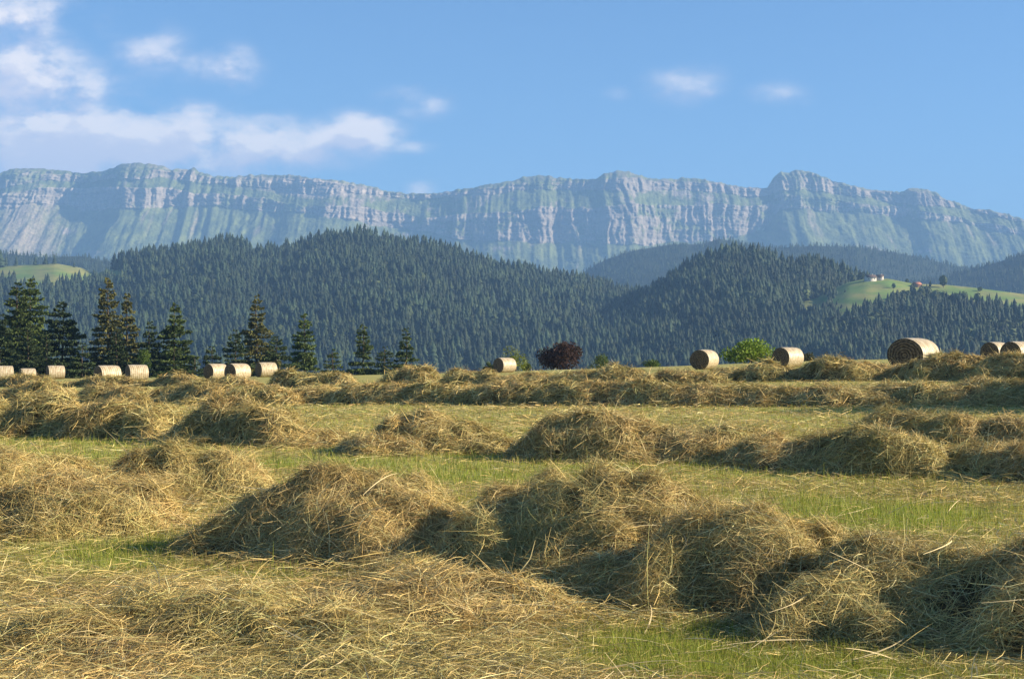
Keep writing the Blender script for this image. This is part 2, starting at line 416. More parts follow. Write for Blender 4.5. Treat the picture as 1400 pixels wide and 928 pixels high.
def make_litter(n):
    x, y = wedge(n, 5.0, 75, 1.85)
    d = dryness(x, y); cov = hay_cover(x, y)
    keep = rng.uniform(0, 1, n) < np.clip(d*1.0-.12, .06, 1)+.5*cov
    x, y, d = x[keep], y[keep], d[keep]; n = len(x)
    sc = np.clip(y/9, .75, 6)
    p = np.stack([x, y, tz(x, y)+rng.gamma(1.4, .014, n)*(.6+1.3*d)+.008], 1)
    a = rng.uniform(0, 2*PI, n)
    dd = np.stack([np.cos(a), np.sin(a), rng.normal(0, .22, n)], 1)
    L = .17*rng.lognormal(0, .45, n)*sc**.4; W = .0042*sc**.88*rng.uniform(.6, 1.3, n)
    V, Q, C = ribbons(p, dd, np.tile([0, 0, 1.], (n, 1)), L, W, straw_cols(n, p), 2, arch=.1, bend=.2)
    link('loose_hay', mesh('loose_hay', V, quads=Q, col=C, mats=[M_STRAW]), kind='stuff')
make_litter(370000)
def make_stalks():
    n = 420   # long pale stalks lying across the near hay and standing up out of the stubble
    y = 5.6+9*rng.uniform(0, 1, n)**1.8; x = y*rng.uniform(-.40, .40, n)
    z = tz(x, y)
    for h in Hay.all[:5]: z = np.maximum(z, tz(x, y)+h.H(x, y))
    st = rng.uniform(0, 1, n) < .07
    a = rng.uniform(0, 2*PI, n)
    dd = np.stack([np.cos(a), np.sin(a), np.where(st, rng.uniform(.8, 3, n), rng.normal(0.05, .2, n))], 1)
    L = np.where(st, rng.uniform(.14, .26, n), rng.uniform(.35, .8, n)); W = np.where(st, .0045, rng.uniform(.004, .009, n))
    dn = dd/np.linalg.norm(dd, axis=1, keepdims=True)
    p = np.stack([x, y, z+.03+np.where(st, L*.4, .02)], 1)
    V, Q, C = ribbons(p, dn, np.tile([0.02, 0, 1.], (n, 1)), L, W, np.array([.66, .54, .30])*rng.uniform(.7, 1.15, n)[:, None], 6, arch=.10, bend=.18)
    link('long_stalks', mesh('long_stalks', V, quads=Q, col=C, mats=[M_STRAW]), kind='stuff')
make_stalks()

# ------------------------------------------------------------------ hay bales
def bale_mats():
    m, n, l = new_mat('net_wrapped_straw')
    tc = n.new('ShaderNodeTexCoord')
    wv = N(n, 'ShaderNodeTexWave', Scale=2.4, Distortion=1.4, Detail=3); wv.inputs['Detail Scale'].default_value = 3; wv.bands_direction = 'X'
    l.new(tc.outputs['Object'], wv.inputs['Vector'])
    nz = N(n, 'ShaderNodeTexNoise', Scale=5, Detail=8); l.new(tc.outputs['Object'], nz.inputs['Vector'])
    fn = N(n, 'ShaderNodeTexNoise', Scale=45, Detail=3); l.new(tc.outputs['Object'], fn.inputs['Vector'])
    a = N(n, 'ShaderNodeMath', operation='MULTIPLY'); a.inputs[1].default_value = .28; l.new(wv.outputs['Fac'], a.inputs[0])
    b = N(n, 'ShaderNodeMath', operation='MULTIPLY_ADD'); b.inputs[1].default_value = .7; l.new(nz.outputs[0], b.inputs[0]); l.new(a.outputs[0], b.inputs[2])
    c = N(n, 'ShaderNodeMath', operation='MULTIPLY_ADD'); c.inputs[1].default_value = .35; l.new(fn.outputs[0], c.inputs[0]); l.new(b.outputs[0], c.inputs[2])
    r = ramp(n, [(.45, (.27, .20, .11)), (.7, (.46, .38, .25)), (.95, (.62, .56, .43))]); l.new(c.outputs[0], r.inputs[0])
    p = N(n, 'ShaderNodeBsdfPrincipled', Roughness=.5); l.new(r.outputs[0], p.inputs['Base Color'])
    bp = N(n, 'ShaderNodeBump', Strength=.6, Distance=.03); l.new(c.outputs[0], bp.inputs['Height']); l.new(bp.outputs[0], p.inputs['Normal'])
    o = n.new('ShaderNodeOutputMaterial'); l.new(p.outputs[0], o.inputs[0])
    m2, n, l = new_mat('rolled_straw_end')
    tc = n.new('ShaderNodeTexCoord')
    wv = N(n, 'ShaderNodeTexWave', Scale=3.2, Distortion=5, Detail=4); wv.wave_type = 'RINGS'; wv.rings_direction = 'X'
    l.new(tc.outputs['Object'], wv.inputs['Vector'])
    nz = N(n, 'ShaderNodeTexNoise', Scale=14, Detail=8); l.new(tc.outputs['Object'], nz.inputs['Vector'])
    b = N(n, 'ShaderNodeMath', operation='MULTIPLY_ADD'); b.inputs[1].default_value = .35; l.new(wv.outputs['Fac'], b.inputs[0]); l.new(nz.outputs[0], b.inputs[2])
    r = ramp(n, [(.5, (.05, .032, .016)), (.7, (.12, .08, .04)), (.95, (.26, .18, .09))]); l.new(b.outputs[0], r.inputs[0])  # straw brown darkened, with the shade on the ends put into the colour
    p = N(n, 'ShaderNodeBsdfPrincipled', Roughness=.85); l.new(r.outputs[0], p.inputs['Base Color'])
    bp = N(n, 'ShaderNodeBump', Strength=.8, Distance=.05); l.new(b.outputs[0], bp.inputs['Height']); l.new(bp.outputs[0], p.inputs['Normal'])
    o = n.new('ShaderNodeOutputMaterial'); l.new(p.outputs[0], o.inputs[0])
    return m, m2
M_WRAP, M_END = bale_mats()
def bale_meshes():
    r, w = .625, 1.22
    na, nw = 96, 26
    a = np.linspace(0, 2*PI, na, endpoint=False); u = np.linspace(-1, 1, nw)
    U, A = np.meshgrid(u, a, indexing='ij')
    rr = r*(1-.035*np.abs(U)**6)+.012*fbm(np.cos(A)*3, np.sin(A)*3, U*2.5, 3)
    zz = rr*np.sin(A); zz = np.where(zz < -.57, -.57-(-.57-zz)*.35, zz)       # it sags flat where it rests
    V = np.stack([U*w/2, rr*np.cos(A), zz], -1).reshape(-1, 3)
    wrap = mesh('bale_wrap', V, quads=grid_quads(nw, na, True), smooth=True, mats=[M_WRAP])
    ends = []
    for sgn in (-1, 1):
        k = np.linspace(1, .02, 16)
        ring = V.reshape(nw, na, 3)[0 if sgn < 0 else -1]
        P = ring[None]*np.array([0, 1, 1.])*k[:, None, None]
        bulge = .05*(1-k**3)[:, None]+.02*fbm(P[..., 1]*6, P[..., 2]*6, 3.3*sgn, 3)*(k < .98)[:, None]
        P[..., 0] = sgn*(w/2+bulge)
        Vv = np.concatenate([P.reshape(-1, 3), [[sgn*(w/2+.05), 0, 0]]])
        q = grid_quads(16, na, True); t = np.stack([15*na+np.arange(na), 15*na+(np.arange(na)+1) % na, np.full(na, 16*na)], 1)
        if sgn > 0: q = q[:, ::-1]; t = t[:, ::-1]
        ends.append(mesh('bale_end', Vv, quads=q, tris=t, smooth=True, mats=[M_END]))
    return wrap, ends
WRAP, ENDS = bale_meshes()
bale0 = None
BALES = [  # px of the middle, distance, turn of the axis (deg; 0 = left-right), scale, label
    (1249, 62, 44, 1.0, 'largest round hay bale, standing beside the big dark hay row'),
    (963, 90, 56, 1.0, 'round hay bale with its dark end turned to us, beside the bright green bush'),
    (1077, 87, 41, 1.0, 'round hay bale partly covering one side of the bright green bush'),
    (690, 119, 42, 1.0, 'lone round hay bale in front of a small yellow green bush'),
    (1392, 78, 36, 1.0, 'hay bale on the dark hay row, cut off by the right edge'),
    (1361, 92, 40, 1.0, 'small hay bale just left of the bale cut off by the right edge'),
    (147, 101, 42, 1.03, 'wider of two pale hay bales standing end to end before the spruces'),
    (187, 109, 33, 1.0, 'narrower of the two pale hay bales end to end, right of its wider neighbour'),
    (325, 105, 50, 1.0, 'round hay bale with a dark end, front one of three by the rounded dark fir'),
    (295, 112, 48, 1.0, 'reddish hay bale half hidden behind a paler bale with a dark end'),
    (364, 120, 35, 1.0, 'small hay bale to the right of the other two, next to a dark hay mound'),
    (76, 124, 30, .95, 'single small pale hay bale before the pointed dark spruce on the left'),
    (38, 132, 30, .9, 'tiny low hay bale sunk behind the crest, second from the left edge'),
    (6, 124, 28, .95, 'pale hay bale cut off by the left edge of the photo')]
for (px, d, turn, sc, lab) in BALES:
    x = (px-HX)/F*d; z = float(tz(x, d))+(.69 if px == 1249 else .595)*sc
    if bale0 is None:
        o = link('hay_bale', WRAP); bale0 = o
        kids = [link('end_face', e, parent=o) for e in ENDS]
    else:
        o = bale0.copy(); COL.objects.link(o)
        for c in kids:
            k = c.copy(); COL.objects.link(k); k.parent = o
    o.location = (x, d, z); o.scale = (sc*1.16, sc*(1.45 if px == 1249 else 1.12), sc*(1.2 if px == 1249 else 1.04))
    o.rotation_euler = (rng.uniform(-.1, .1), 0, R(turn))
    o['label'] = lab; o['category'] = 'hay bale'; o['group'] = 'round hay bales on the field'

# ------------------------------------------------------------------ near trees
def trunk_mesh(h, r, bend=.15, n=10, m=9):
    k = np.linspace(0, 1, m); a = np.linspace(0, 2*PI, n, endpoint=False)
    cx = bend*np.sin(k*3+rng.uniform(0, 6)); cy = bend*np.sin(k*2.3+rng.uniform(0, 6))
    cx -= cx[0]; cy -= cy[0]
    rr = r*(1-k)**.8+.02
    V = np.stack([cx[:, None]+rr[:, None]*np.cos(a), cy[:, None]+rr[:, None]*np.sin(a), np.broadcast_to((k*h)[:, None], (m, n))], -1)
    return V.reshape(-1, 3), grid_quads(m, n, True)
def tufts(c, axis, L, W, col, droop):
    """small leaf-shaped faces: centre, direction, length, width"""
    n = len(c)
    axis = axis/(np.linalg.norm(axis, axis=1, keepdims=True)+1e-9)
    rv = rng.normal(size=(n, 3)); s = np.cross(axis, rv); s /= np.linalg.norm(s, axis=1, keepdims=True)+1e-9
    a = c; b = c+axis*L[:, None]*.55+s*W[:, None]*.5; e = c+axis*L[:, None]-np.array([0, 0, 1.])*(droop*L)[:, None]; f = c+axis*L[:, None]*.5-s*W[:, None]*.5
    V = np.stack([a, b, e, f], 1).reshape(-1, 3)
    return V, np.arange(4*n).reshape(-1, 4), np.repeat(col, 4, 0)
def conifer(H, Rb, sparse, tint, seed):
    """spruce: whorls of drooping boughs set with hanging sprays; returns vertices, quads, colours of the crown"""
    g = np.random.default_rng(seed)
    Cs, As, Ls, Ws, Cl, Dr = [], [], [], [], [], []
    nw = int(H*3.4)
    lob = g.uniform(0, 6, 3)
    for i in range(nw):
        t = min(.995, max(0, (i+g.uniform(-1.1, 1.1))/nw))
        z = H*(.04+.96*t)
        env = Rb*(max(0, 1-t)**.75)*(1+.16*math.sin(9*t+lob[0])+.08*math.sin(23*t+lob[1]))*g.uniform(.78, 1.12)
        nb = max(4, int((11-6*t)*(1-.35*sparse)))
        for b in range(nb):
            a = g.uniform(0, 2*PI); z = H*(.04+.96*t)+g.uniform(-.12, .12)
            L = env*g.uniform(.62, 1.1)+.12
            if g.uniform() < .10*sparse+.02: L *= 1.25
            dirv = np.array([math.cos(a), math.sin(a), 0])
            m = max(12, int(46*L/1.2*(1-.3*sparse)))
            s = np.sqrt(g.uniform(.05, 1, m))
            droop = .38-.5*t
            p = dirv*(s*L)[:, None]; p[:, 2] = z-droop*L*s**1.4+.14*L*s**3
            lat = np.array([-math.sin(a), math.cos(a), 0])*(g.normal(0, .24, m)*L*(1.15-s)*.8)[:, None]
            p = p+lat
            ax = dirv*.7+lat*1.8+np.stack([g.normal(0, .35, m), g.normal(0, .35, m), g.normal(-.25+.4*t, .3, m)], 1)
            Cs.append(p); As.append(ax)
            Ls.append(g.uniform(.26, .6, m)*(.55+.5*(1-t))*(H/14)**.4); Ws.append(g.uniform(.16, .32, m)*(H/14)**.4)
            bc = tint*g.uniform(.7, 1.3)
            Cl.append(bc*(g.uniform(.75, 1.25, m)[:, None])*(1+.25*(s[:, None]-.5)))
            Dr.append(g.uniform(.1, .5, m))
    # leader
    V, Q, C = tufts(np.concatenate(Cs), np.concatenate(As), np.concatenate(Ls), np.concatenate(Ws), np.concatenate(Cl), np.concatenate(Dr))
    return V, Q, C
def broadleaf(H, Rr, n, tint, seed, lobes=9, leaf=.32, low=.25):
    g = np.random.default_rng(seed)
    cen = np.stack([g.normal(0, .48, lobes)*Rr, g.normal(0, .48, lobes)*Rr, H*g.uniform(low+.1, .78, lobes)], 1)
    cen[:, :2] *= (1.35-cen[:, 2:3]/H*1.1)
    cen[0] = (0, 0, H*.74)
    rl = g.uniform(.24, .6, lobes)*Rr
    k = g.choice(lobes, n, p=rl**2/(rl**2).sum())
    dv = g.normal(size=(n, 3)); dv /= np.linalg.norm(dv, axis=1, keepdims=True)
    rad = rl[k]*g.uniform(.4, 1.2, n)**.7
    p = cen[k]+dv*rad[:, None]*np.array([1, 1, .9*H/(2.0*Rr) if H < 2*Rr else 1])
    p[:, 2] = np.clip(p[:, 2], .1*H*g.uniform(.3, 1, n), H*1.04)
    lc = g.uniform(.75, 1.25, lobes)
    col = tint*lc[k][:, None]*g.uniform(.6, 1.45, n)[:, None]
    V, Q, C = tufts(p, dv*.5+g.normal(0, .6, (n, 3)), g.uniform(.6, 1.3, n)*leaf, g.uniform(.5, 1, n)*leaf, col, g.uniform(0, .4, n))
    return V, Q, C
GREEN = np.array([.085, .118, .032]); DARK = np.array([.050, .074, .028]); OLIVE = np.array([.14, .14, .045]); BLUE = np.array([.035, .06, .035])
def plant_tree(name, label, cat, px, top, d, hw, kind, tint, seed, group, sparse=.3):
    x = (px-HX)/F*d; zg = float(tz(x, d))-.1
    H = EYE+(HY-top)/F*d-zg; Rr = hw/F*d*(1.32 if kind == 'c' else 1.0)
    t = thing(name, label, cat, (x, d, zg), group)
    tv, tq = trunk_mesh(H*(.97 if kind == 'c' else .62), max(.08, H*.014), bend=.1)
    link('trunk', mesh('trunk', tv, quads=tq, smooth=True, mats=[M_BARK]), parent=t)
    if kind == 'c': V, Q, C = conifer(H, Rr, sparse, tint, seed)
    else:
        n = int(np.clip(560*Rr*Rr*(H/3), 1200, 16000)); V, Q, C = broadleaf(H, Rr, n, tint, seed, lobes=kind, leaf=np.clip(.09*Rr, .16, .34))
    link('crown', mesh('crown', V, quads=Q, col=C, mats=[M_NEEDLE if kind == 'c' else M_LEAF]), parent=t)
GT_ = 'trees beyond the edge of the hay field'
TREES = [  # name, label, category, px, top py, distance, half width px at the base, kind, tint, sparse
    ('spruce_tree', 'dark spruce at the left edge of the photo, shorter than the two behind it', 'tree', 0, 428, 190, 30, 'c', DARK, .2),
    ('spruce_tree', 'tall dark spruce with a ragged top, left one of the twin tall spruces', 'tree', 24, 386, 205, 36, 'c', GREEN*.85, .35),
    ('spruce_tree', 'tall narrow tipped spruce, greener of the twin tall ones at the left edge', 'tree', 42, 379, 212, 34, 'c', GREEN*1.15, .3),
    ('spruce_tree', 'broad dark spruce between the twin tall spruces and the tallest ragged spruce', 'tree', 84, 410, 200, 36, 'c', DARK, .2),
    ('spruce_tree', 'low dark fir in front of the twin tall spruces', 'tree', 62, 455, 180, 24, 'c', DARK*.9, .2),
    ('spruce_tree', 'low dark fir right behind the wider of the two pale bales', 'tree', 113, 468, 178, 22, 'c', DARK, .2),
    ('spruce_tree', 'tallest ragged spruce with thin open boughs behind the two pale bales', 'tree', 147, 380, 200, 27, 'c', OLIVE*.8, .8),
    ('spruce_tree', 'slender olive spruce close beside the tallest ragged spruce', 'tree', 174, 400, 205, 22, 'c', OLIVE*.9, .6),
    ('spruce_tree', 'squat dark fir between the slender olive spruce and the pyramid shaped one', 'tree', 205, 440, 198, 26, 'c', DARK, .2),
    ('spruce_tree', 'full pyramid shaped spruce standing on the right end of the left group', 'tree', 240, 413, 200, 27, 'c', GREEN, .25),
    ('broadleaf_tree', 'small bright green young tree at the foot of the squat dark fir', 'tree', 197, 466, 185, 12, 7, np.array([.10, .15, .03]), .3),
    ('fir_tree', 'bushy rounded fir at the foot of the pyramid shaped spruce', 'tree', 238, 473, 185, 26, 'c', GREEN*.9, .1),
    ('spruce_tree', 'little dark fir poking up behind the reddish bale', 'tree', 289, 472, 190, 20, 'c', DARK, .2),
    ('spruce_tree', 'small dark fir on the left flank of the tall bronze green spruce', 'tree', 321, 451, 198, 22, 'c', DARK, .25),
    ('spruce_tree', 'tall bronze green spruce rising behind the three bales', 'tree', 351, 404, 205, 24, 'c', OLIVE*.95, .5),
    ('fir_tree', 'broad rounded dark fir between the bronze spruce and the neat cone', 'tree', 378, 458, 190, 33, 'c', DARK*1.1, .1),
    ('spruce_tree', 'neat cone shaped green spruce standing apart in the middle of the left trees', 'tree', 416, 427, 200, 20, 'c', GREEN*1.2, .3),
    ('spruce_tree', 'small low fir on the right of the neat cone shaped spruce', 'tree', 455, 477, 195, 21, 'c', GREEN*.85, .3),
    ('spruce_tree', 'spruce with a blunt top, taller on the left of the small far trio', 'tree', 496, 443, 210, 17, 'c', GREEN*.9, .4),
    ('spruce_tree', 'shortest middle fir of the small far trio', 'tree', 527, 473, 205, 20, 'c', DARK*1.1, .3),
    ('spruce_tree', 'thin topped spruce on the right of the small far trio', 'tree', 555, 449, 212, 19, 'c', GREEN*.9, .4),
    ('spruce_tree', 'low dark fir at the foot of the tall narrow tipped spruce', 'tree', 38, 447, 184, 24, 'c', DARK*.9, .1),
    ('spruce_tree', 'low dark fir wedged between the tallest ragged spruce and the slender olive spruce', 'tree', 160, 452, 186, 20, 'c', DARK*.9, .1),
    ('spruce_tree', 'tiny low fir past the pyramid shaped spruce, in the gap before the bales', 'tree', 268, 488, 186, 13, 'c', DARK, .1),
    ('green_bush', 'small yellow green bush showing behind the lone bale', 'bush', 704, 475, 150, 19, 9, np.array([.15, .175, .03]), .3),
    ('green_bush', 'dark low bush touching the yellow green bush beside the lone bale', 'bush', 722, 495, 152, 8, 5, GREEN, .3),
    ('green_bush', 'dim green bush poking out on the left of the lone bale', 'bush', 668, 491, 152, 8, 5, np.array([.07, .095, .03]), .3),
    ('copper_tree', 'dark red leaved tree in the middle of the field edge', 'tree', 769, 465, 165, 32, 14, np.array([.062, .034, .030]), .3),
    ('green_bush', 'small rounded dark green tree beside the dark red tree', 'tree', 819, 484, 165, 15, 8, GREEN*1.1, .3),
    ('green_bush', 'low leafy green bush on the crest between two bales', 'bush', 894, 491, 150, 15, 7, np.array([.085, .125, .03]), .3),
    ('green_bush', 'big bright green leafy bush between two bales', 'bush', 1027, 463, 140, 37, 17, np.array([.155, .22, .03]), .3),
    ('green_bush', 'dull brownish green shrub just behind the bale by the bright bush', 'bush', 1101, 482, 150, 12, 6, np.array([.085, .085, .04]), .3)]
TREES += [('broadleaf_tree', 'tall broad tree beside the field, beyond the right edge, shading the hay row', 'tree', 2450, -150, 37.5, 200, 16, GREEN*1.2, .3),
    ('broadleaf_tree', 'lower tree beside the field, beyond the right edge, shading the mown grass', 'tree', 2600, -120, 31.5, 170, 14, GREEN*1.2, .3)]
for i, (nm, lab, cat, px, top, d, hw, kind, tint, sp) in enumerate(TREES):
    plant_tree(nm, lab, cat, px, top, d, hw, kind, tint, 100+i, GT_, sp)

# ------------------------------------------------------------------ wooded hills
def prof(pts):
    a = np.array(pts, float)
    return lambda px: np.interp(px, a[:, 0], a[:, 1])
class Hill:
    def __init__(s, pts, Rf, Rr, back=700, zf=-64, lift=0, bow=.92, seed=0, lump=7):
        s.p, s.Rf, s.Rr, s.back, s.zf, s.lift, s.bow, s.seed, s.lump = prof(pts), Rf, Rr, back, zf, lift, bow, seed, lump
    def z(s, x, y):
        px = x/y*F+HX
        zr = EYE+(HY-s.p(px)-s.lift)/F*s.Rr
        t = np.clip((y-s.Rf)/(s.Rr-s.Rf), 0, 1)
        z = s.zf+(zr-s.zf)*t**s.bow + s.lump*fbm(x/160, y/160, s.seed, 3)*np.sin(PI*np.clip(t, 0, 1))**.7
        b = np.clip((y-s.Rr)/s.back, 0, 1)
        return z-(zr-s.zf)*b**1.3
    def build(s, name, colf, p0=-450, p1=1850, nx=420, ny=110):
        px = np.linspace(p0, p1, nx); y = np.concatenate([np.linspace(s.Rf, s.Rr, ny), np.linspace(s.Rr, s.Rr+s.back, 20)[1:]])
        PX, Y = np.meshgrid(px, y); X = (PX-HX)/F*Y
        Z = s.z(X, Y)
        c = colf(PX, X, Y, Z)
        return link(name, mesh(name, np.stack([X, Y, Z], -1).reshape(-1, 3), quads=grid_quads(len(y), nx), col=c.reshape(-1, 3), smooth=True, mats=[M_HILL]), kind='structure')
    def sample(s, n, p0=-380, p1=1780, tmax=1.06):
        y = np.sqrt(rng.uniform(s.Rf**2, (s.Rf+(s.Rr-s.Rf)*tmax)**2, n)); px = rng.uniform(p0, p1, n)
        x = (px-HX)/F*y; z = s.z(x, y)
        return x, y, z, px, HY-(z-EYE)/y*F
HA = Hill([(-450, 385), (-100, 372), (0, 364), (40, 362), (75, 360), (110, 366), (130, 374), (160, 366), (182, 360), (205, 353), (262, 346), (300, 338), (325, 343), (350, 356), (380, 353), (410, 343), (440, 332), (490, 328), (540, 336), (590, 344), (640, 358), (680, 372), (730, 380), (780, 386), (800, 391), (830, 398), (870, 410), (930, 424), (1100, 420), (1850, 440)], 1300, 2300, lift=0, seed=1)
HB = Hill([(-450, 560), (700, 500), (800, 448), (860, 420), (900, 399), (932, 382), (960, 369), (1000, 359), (1030, 358), (1060, 365), (1085, 373), (1105, 369), (1132, 375), (1160, 385), (1200, 400), (1300, 420), (1500, 450), (1850, 500)], 1250, 2000, seed=2)
HC = Hill([(-450, 600), (950, 560), (1020, 490), (1080, 430), (1130, 398), (1160, 386), (1185, 381), (1215, 381), (1250, 388), (1290, 389), (1330, 393), (1400, 402), (1500, 412), (1850, 430)], 1200, 1800, seed=3, lump=3)
HD = Hill([(-450, 520), (600, 480), (740, 400), (795, 374), (830, 354), (870, 342), (920, 334), (960, 334), (985, 326), (1010, 333), (1060, 339), (1120, 336), (1180, 339), (1250, 350), (1300, 362), (1400, 380), (1850, 420)], 3100, 4300, seed=4, lump=14)
HE = Hill([(-450, 560), (1000, 480), (1180, 402), (1250, 386), (1300, 375), (1345, 364), (1400, 348), (1500, 330), (1650, 320), (1850, 318)], 2700, 3600, seed=5, lump=12)
HF = Hill([(-450, 300), (-200, 322), (-60, 334), (0, 346), (60, 352), (110, 350), (150, 358), (200, 375), (300, 400), (500, 440), (1850, 520)], 2700, 3500, seed=6, lump=10)
def meadow(px, py):  # clearings, as places on the hills
    w = 15*fbm(px/30, py/14, 8.8, 3)
    a = ((px-78)/95)**2+((py-w-377)/21)**2 < 1
    return a
def meadow_b(px, py):
    w = 5*fbm(px/24, py/10, 8.8, 2)
    return ((px-1113)/22)**2+((py-w-422)/13)**2 < 1
def meadow_c(px, py):
    w = 4*fbm(px/30, py/12, 2.8, 2)
    edge = np.interp(px, [1060, 1110, 1150, 1180, 1200, 1225, 1250, 1270, 1300, 1340, 1400, 1600], [430, 440, 430, 418, 411, 402, 398, 398, 402, 408, 420, 436])
    return (py < edge+w+11) & (px > 1085)
DK = np.array([.022, .034, .018]); MEAD = np.array([.12, .20, .045]); MEAD2 = np.array([.21, .22, .075])
def floor_col(mask):
    def f(PX, X, Y, Z):
        PY = HY-(Z-EYE)/Y*F
        m = mask(PX, PY)[..., None] if mask else np.zeros(PX.shape+(1,))
        mm = sstep(-.25, .35, fbm(PX/40, PY/7, 4.4, 3))[..., None]
        return DK*(1-m)+(MEAD*(1-mm)+MEAD2*mm)*m
    return f
HA.build('wooded_hill', floor_col(meadow)); HB.build('wooded_hill', floor_col(meadow_b)); HC.build('meadow_hill', floor_col(meadow_c))
HD.build('far_hill', floor_col(None)); HE.build('far_hill', floor_col(None)); HF.build('far_hill', floor_col(None))

def far_conifer(g, tiers=6, sides=7):
    V, T = [], []
    H = 1.0
    for i in range(tiers):
        z0 = .06+.80*i/tiers; z1 = min(1.0, z0+.36*(1-.4*i/tiers))
        r = .25*(1-.85*i/tiers)**.85
        b = len(V)
        V.append((g.normal(0, .008), g.normal(0, .008), z1 if i < tiers-1 else 1.0))
        off = g.uniform(0, 6)
        for k in range(sides):
            a = off+2*PI*(k+g.uniform(-.3, .3))/sides
            rr = r*g.uniform(.55, 1.25)
            V.append((rr*math.cos(a), rr*math.sin(a), z0+g.uniform(-.05, .05)))
        T += [(b, b+1+k, b+1+(k+1) % sides) for k in range(sides)]
    V = np.array(V); up = V[:, 2:3]
    return V, np.array(T), np.clip(.75+.5*up, 0, 2)*np.ones((len(V), 1))
def far_round(g):
    n = 46
    dv = g.normal(size=(n, 3)); dv /= np.linalg.norm(dv, axis=1, keepdims=True)
    c = dv*g.uniform(.75, 1.05, n)[:, None]*np.array([.30, .30, .40])+np.array([0, 0, .55])
    t = np.cross(dv, g.normal(size=(n, 3))); t /= np.linalg.norm(t, axis=1, keepdims=True); b = np.cross(dv, t)
    s = .17
    V = np.stack([c+t*s, c-t*.5*s+b*.87*s, c-t*.5*s-b*.87*s], 1).reshape(-1, 3)
    return V, np.arange(3*n).reshape(-1, 3), np.ones((3*n, 1))
def far_small(g):
    return far_conifer(g, 3, 5)
def forest(name, x, y, z, h, protos, tints, parent_kind='stuff'):
    n = len(x); pi = rng.integers(0, len(protos), n)
    VV, TT, CC = [], [], []; off = 0
    for k, (pv, pt, pc) in enumerate(protos):
        m = np.where(pi == k)[0]
        if not len(m): continue
        a = rng.uniform(0, 2*PI, len(m)); ca, sa = np.cos(a)[:, None], np.sin(a)[:, None]
        wv = rng.uniform(.8, 1.25, len(m))[:, None]*h[m][:, None]
        vx = (pv[None, :, 0]*ca-pv[None, :, 1]*sa)*wv+x[m][:, None]
        vy = (pv[None, :, 0]*sa+pv[None, :, 1]*ca)*wv+y[m][:, None]
        vz = pv[None, :, 2]*h[m][:, None]+z[m][:, None]-.3
        VV.append(np.stack([vx, vy, vz], -1).reshape(-1, 3))
        TT.append((pt[None]+(np.arange(len(m))*len(pv))[:, None, None]).reshape(-1, 3)+off); off += len(m)*len(pv)
        CC.append((tints[m][:, None]*np.ones((1, len(pv), 1))).reshape(-1, 3))
    return link(name, mesh(name, np.concatenate(VV), tris=np.concatenate(TT), col=np.concatenate(CC), mats=[M_WOOD]), kind=parent_kind)
g0 = np.random.default_rng(3)
CON = [far_conifer(g0) for _ in range(9)]; RND = [far_round(g0) for _ in range(3)]; SML = [far_small(g0) for _ in range(5)]
def wood(hill, name, n, mask, protos, hmean, p0, p1, thin=0, lo=545):
    x, y, z, px, py = hill.sample(n, p0, p1)
    k = (py < lo) & (rng.uniform(0, 1, n) < .72+1.1*fbm(x/38, y/38, 9.9, 2))
    if mask: k &= ~mask(px, py)
    x, y, z, px, py = [a[k] for a in (x, y, z, px, py)]
    nn = len(x)
    f = fbm(x/90, y/90, 3.3, 3)
    h = hmean*(1+.45*f)*rng.uniform(.45, 1.3, nn)
    base = np.array([.023, .040, .021])
    tint = base*(1+.6*f[:, None]+.5*fbm(x/25, y/25, 6.1, 2)[:, None])*rng.uniform(.6, 1.35, nn)[:, None]
    oli = rng.uniform(0, 1, nn) < .16
    tint[oli] *= np.array([1.4, 1.2, .95])
    forest(name, x, y, z, h, protos, tint)
    return nn
print('trees', wood(HA, 'forest', 33000, meadow, CON, 22, -330, 1150), wood(HB, 'forest', 19000, meadow_b, CON, 21, 780, 1420), wood(HC, 'forest', 14500, meadow_c, CON, 17, 1020, 1750),
      wood(HD, 'far_forest', 18000, None, SML, 13, 640, 1500, lo=420), wood(HE, 'far_forest', 10000, None, SML, 13, 1150, 1750, lo=430), wood(HF, 'far_forest', 7000, None, SML, 13, -330, 300, lo=420))
# paler broadleaved crowns scattered through the woods
def mixed(hill, n, mask, p0, p1):
    x, y, z, px, py = hill.sample(n*6, p0, p1)
    f = fbm(x/130, y/130, 13.3, 3)
    k = (py < 520) & (f > .08)
    if mask: k &= ~mask(px, py)
    x, y, z = x[k][:n], y[k][:n], z[k][:n]; nn = len(x)
    forest('forest', x, y, z, rng.uniform(9, 18, nn), RND, np.array([.062, .085, .028])*rng.uniform(.6, 1.3, nn)[:, None])
mixed(HA, 2200, meadow, -300, 1100); mixed(HB, 900, meadow_b, 800, 1350); mixed(HC, 700, meadow_c, 1050, 1500)
# single trees on the meadow ridge
def lone(hill, px, ybk, h, proto, tint, label, name='ridge_tree', wd=1.0):
    y = hill.Rr+ybk; x = (px-HX)/F*y; z = float(hill.z(np.array([x]), np.array([y]))[0])
    pv, pt, pc = proto
    t = thing(name, label, 'tree', (x, y, z-.3), 'single trees on the far meadow ridges')
    link('crown', mesh('crown', pv*np.array([h*wd, h*wd, h]), tris=pt, col=np.repeat(np.array([tint]), len(pv), 0), mats=[M_WOOD]), parent=t)
    v, q = trunk_mesh(h*.5, h*.03, bend=0, n=6, m=4)
    link('trunk', mesh('trunk', v, quads=q, smooth=True, mats=[M_BARK]), parent=t)
GD = (.05, .075, .03)
lone(HC, 1290, -20, 17, far_round(g0), GD, 'round tree standing alone on the bright meadow ridge right of the farmhouses')
lone(HC, 1272, -15, 9, far_conifer(g0), GD, 'small conifer on the ridge between the reddish roof and the lone round tree')
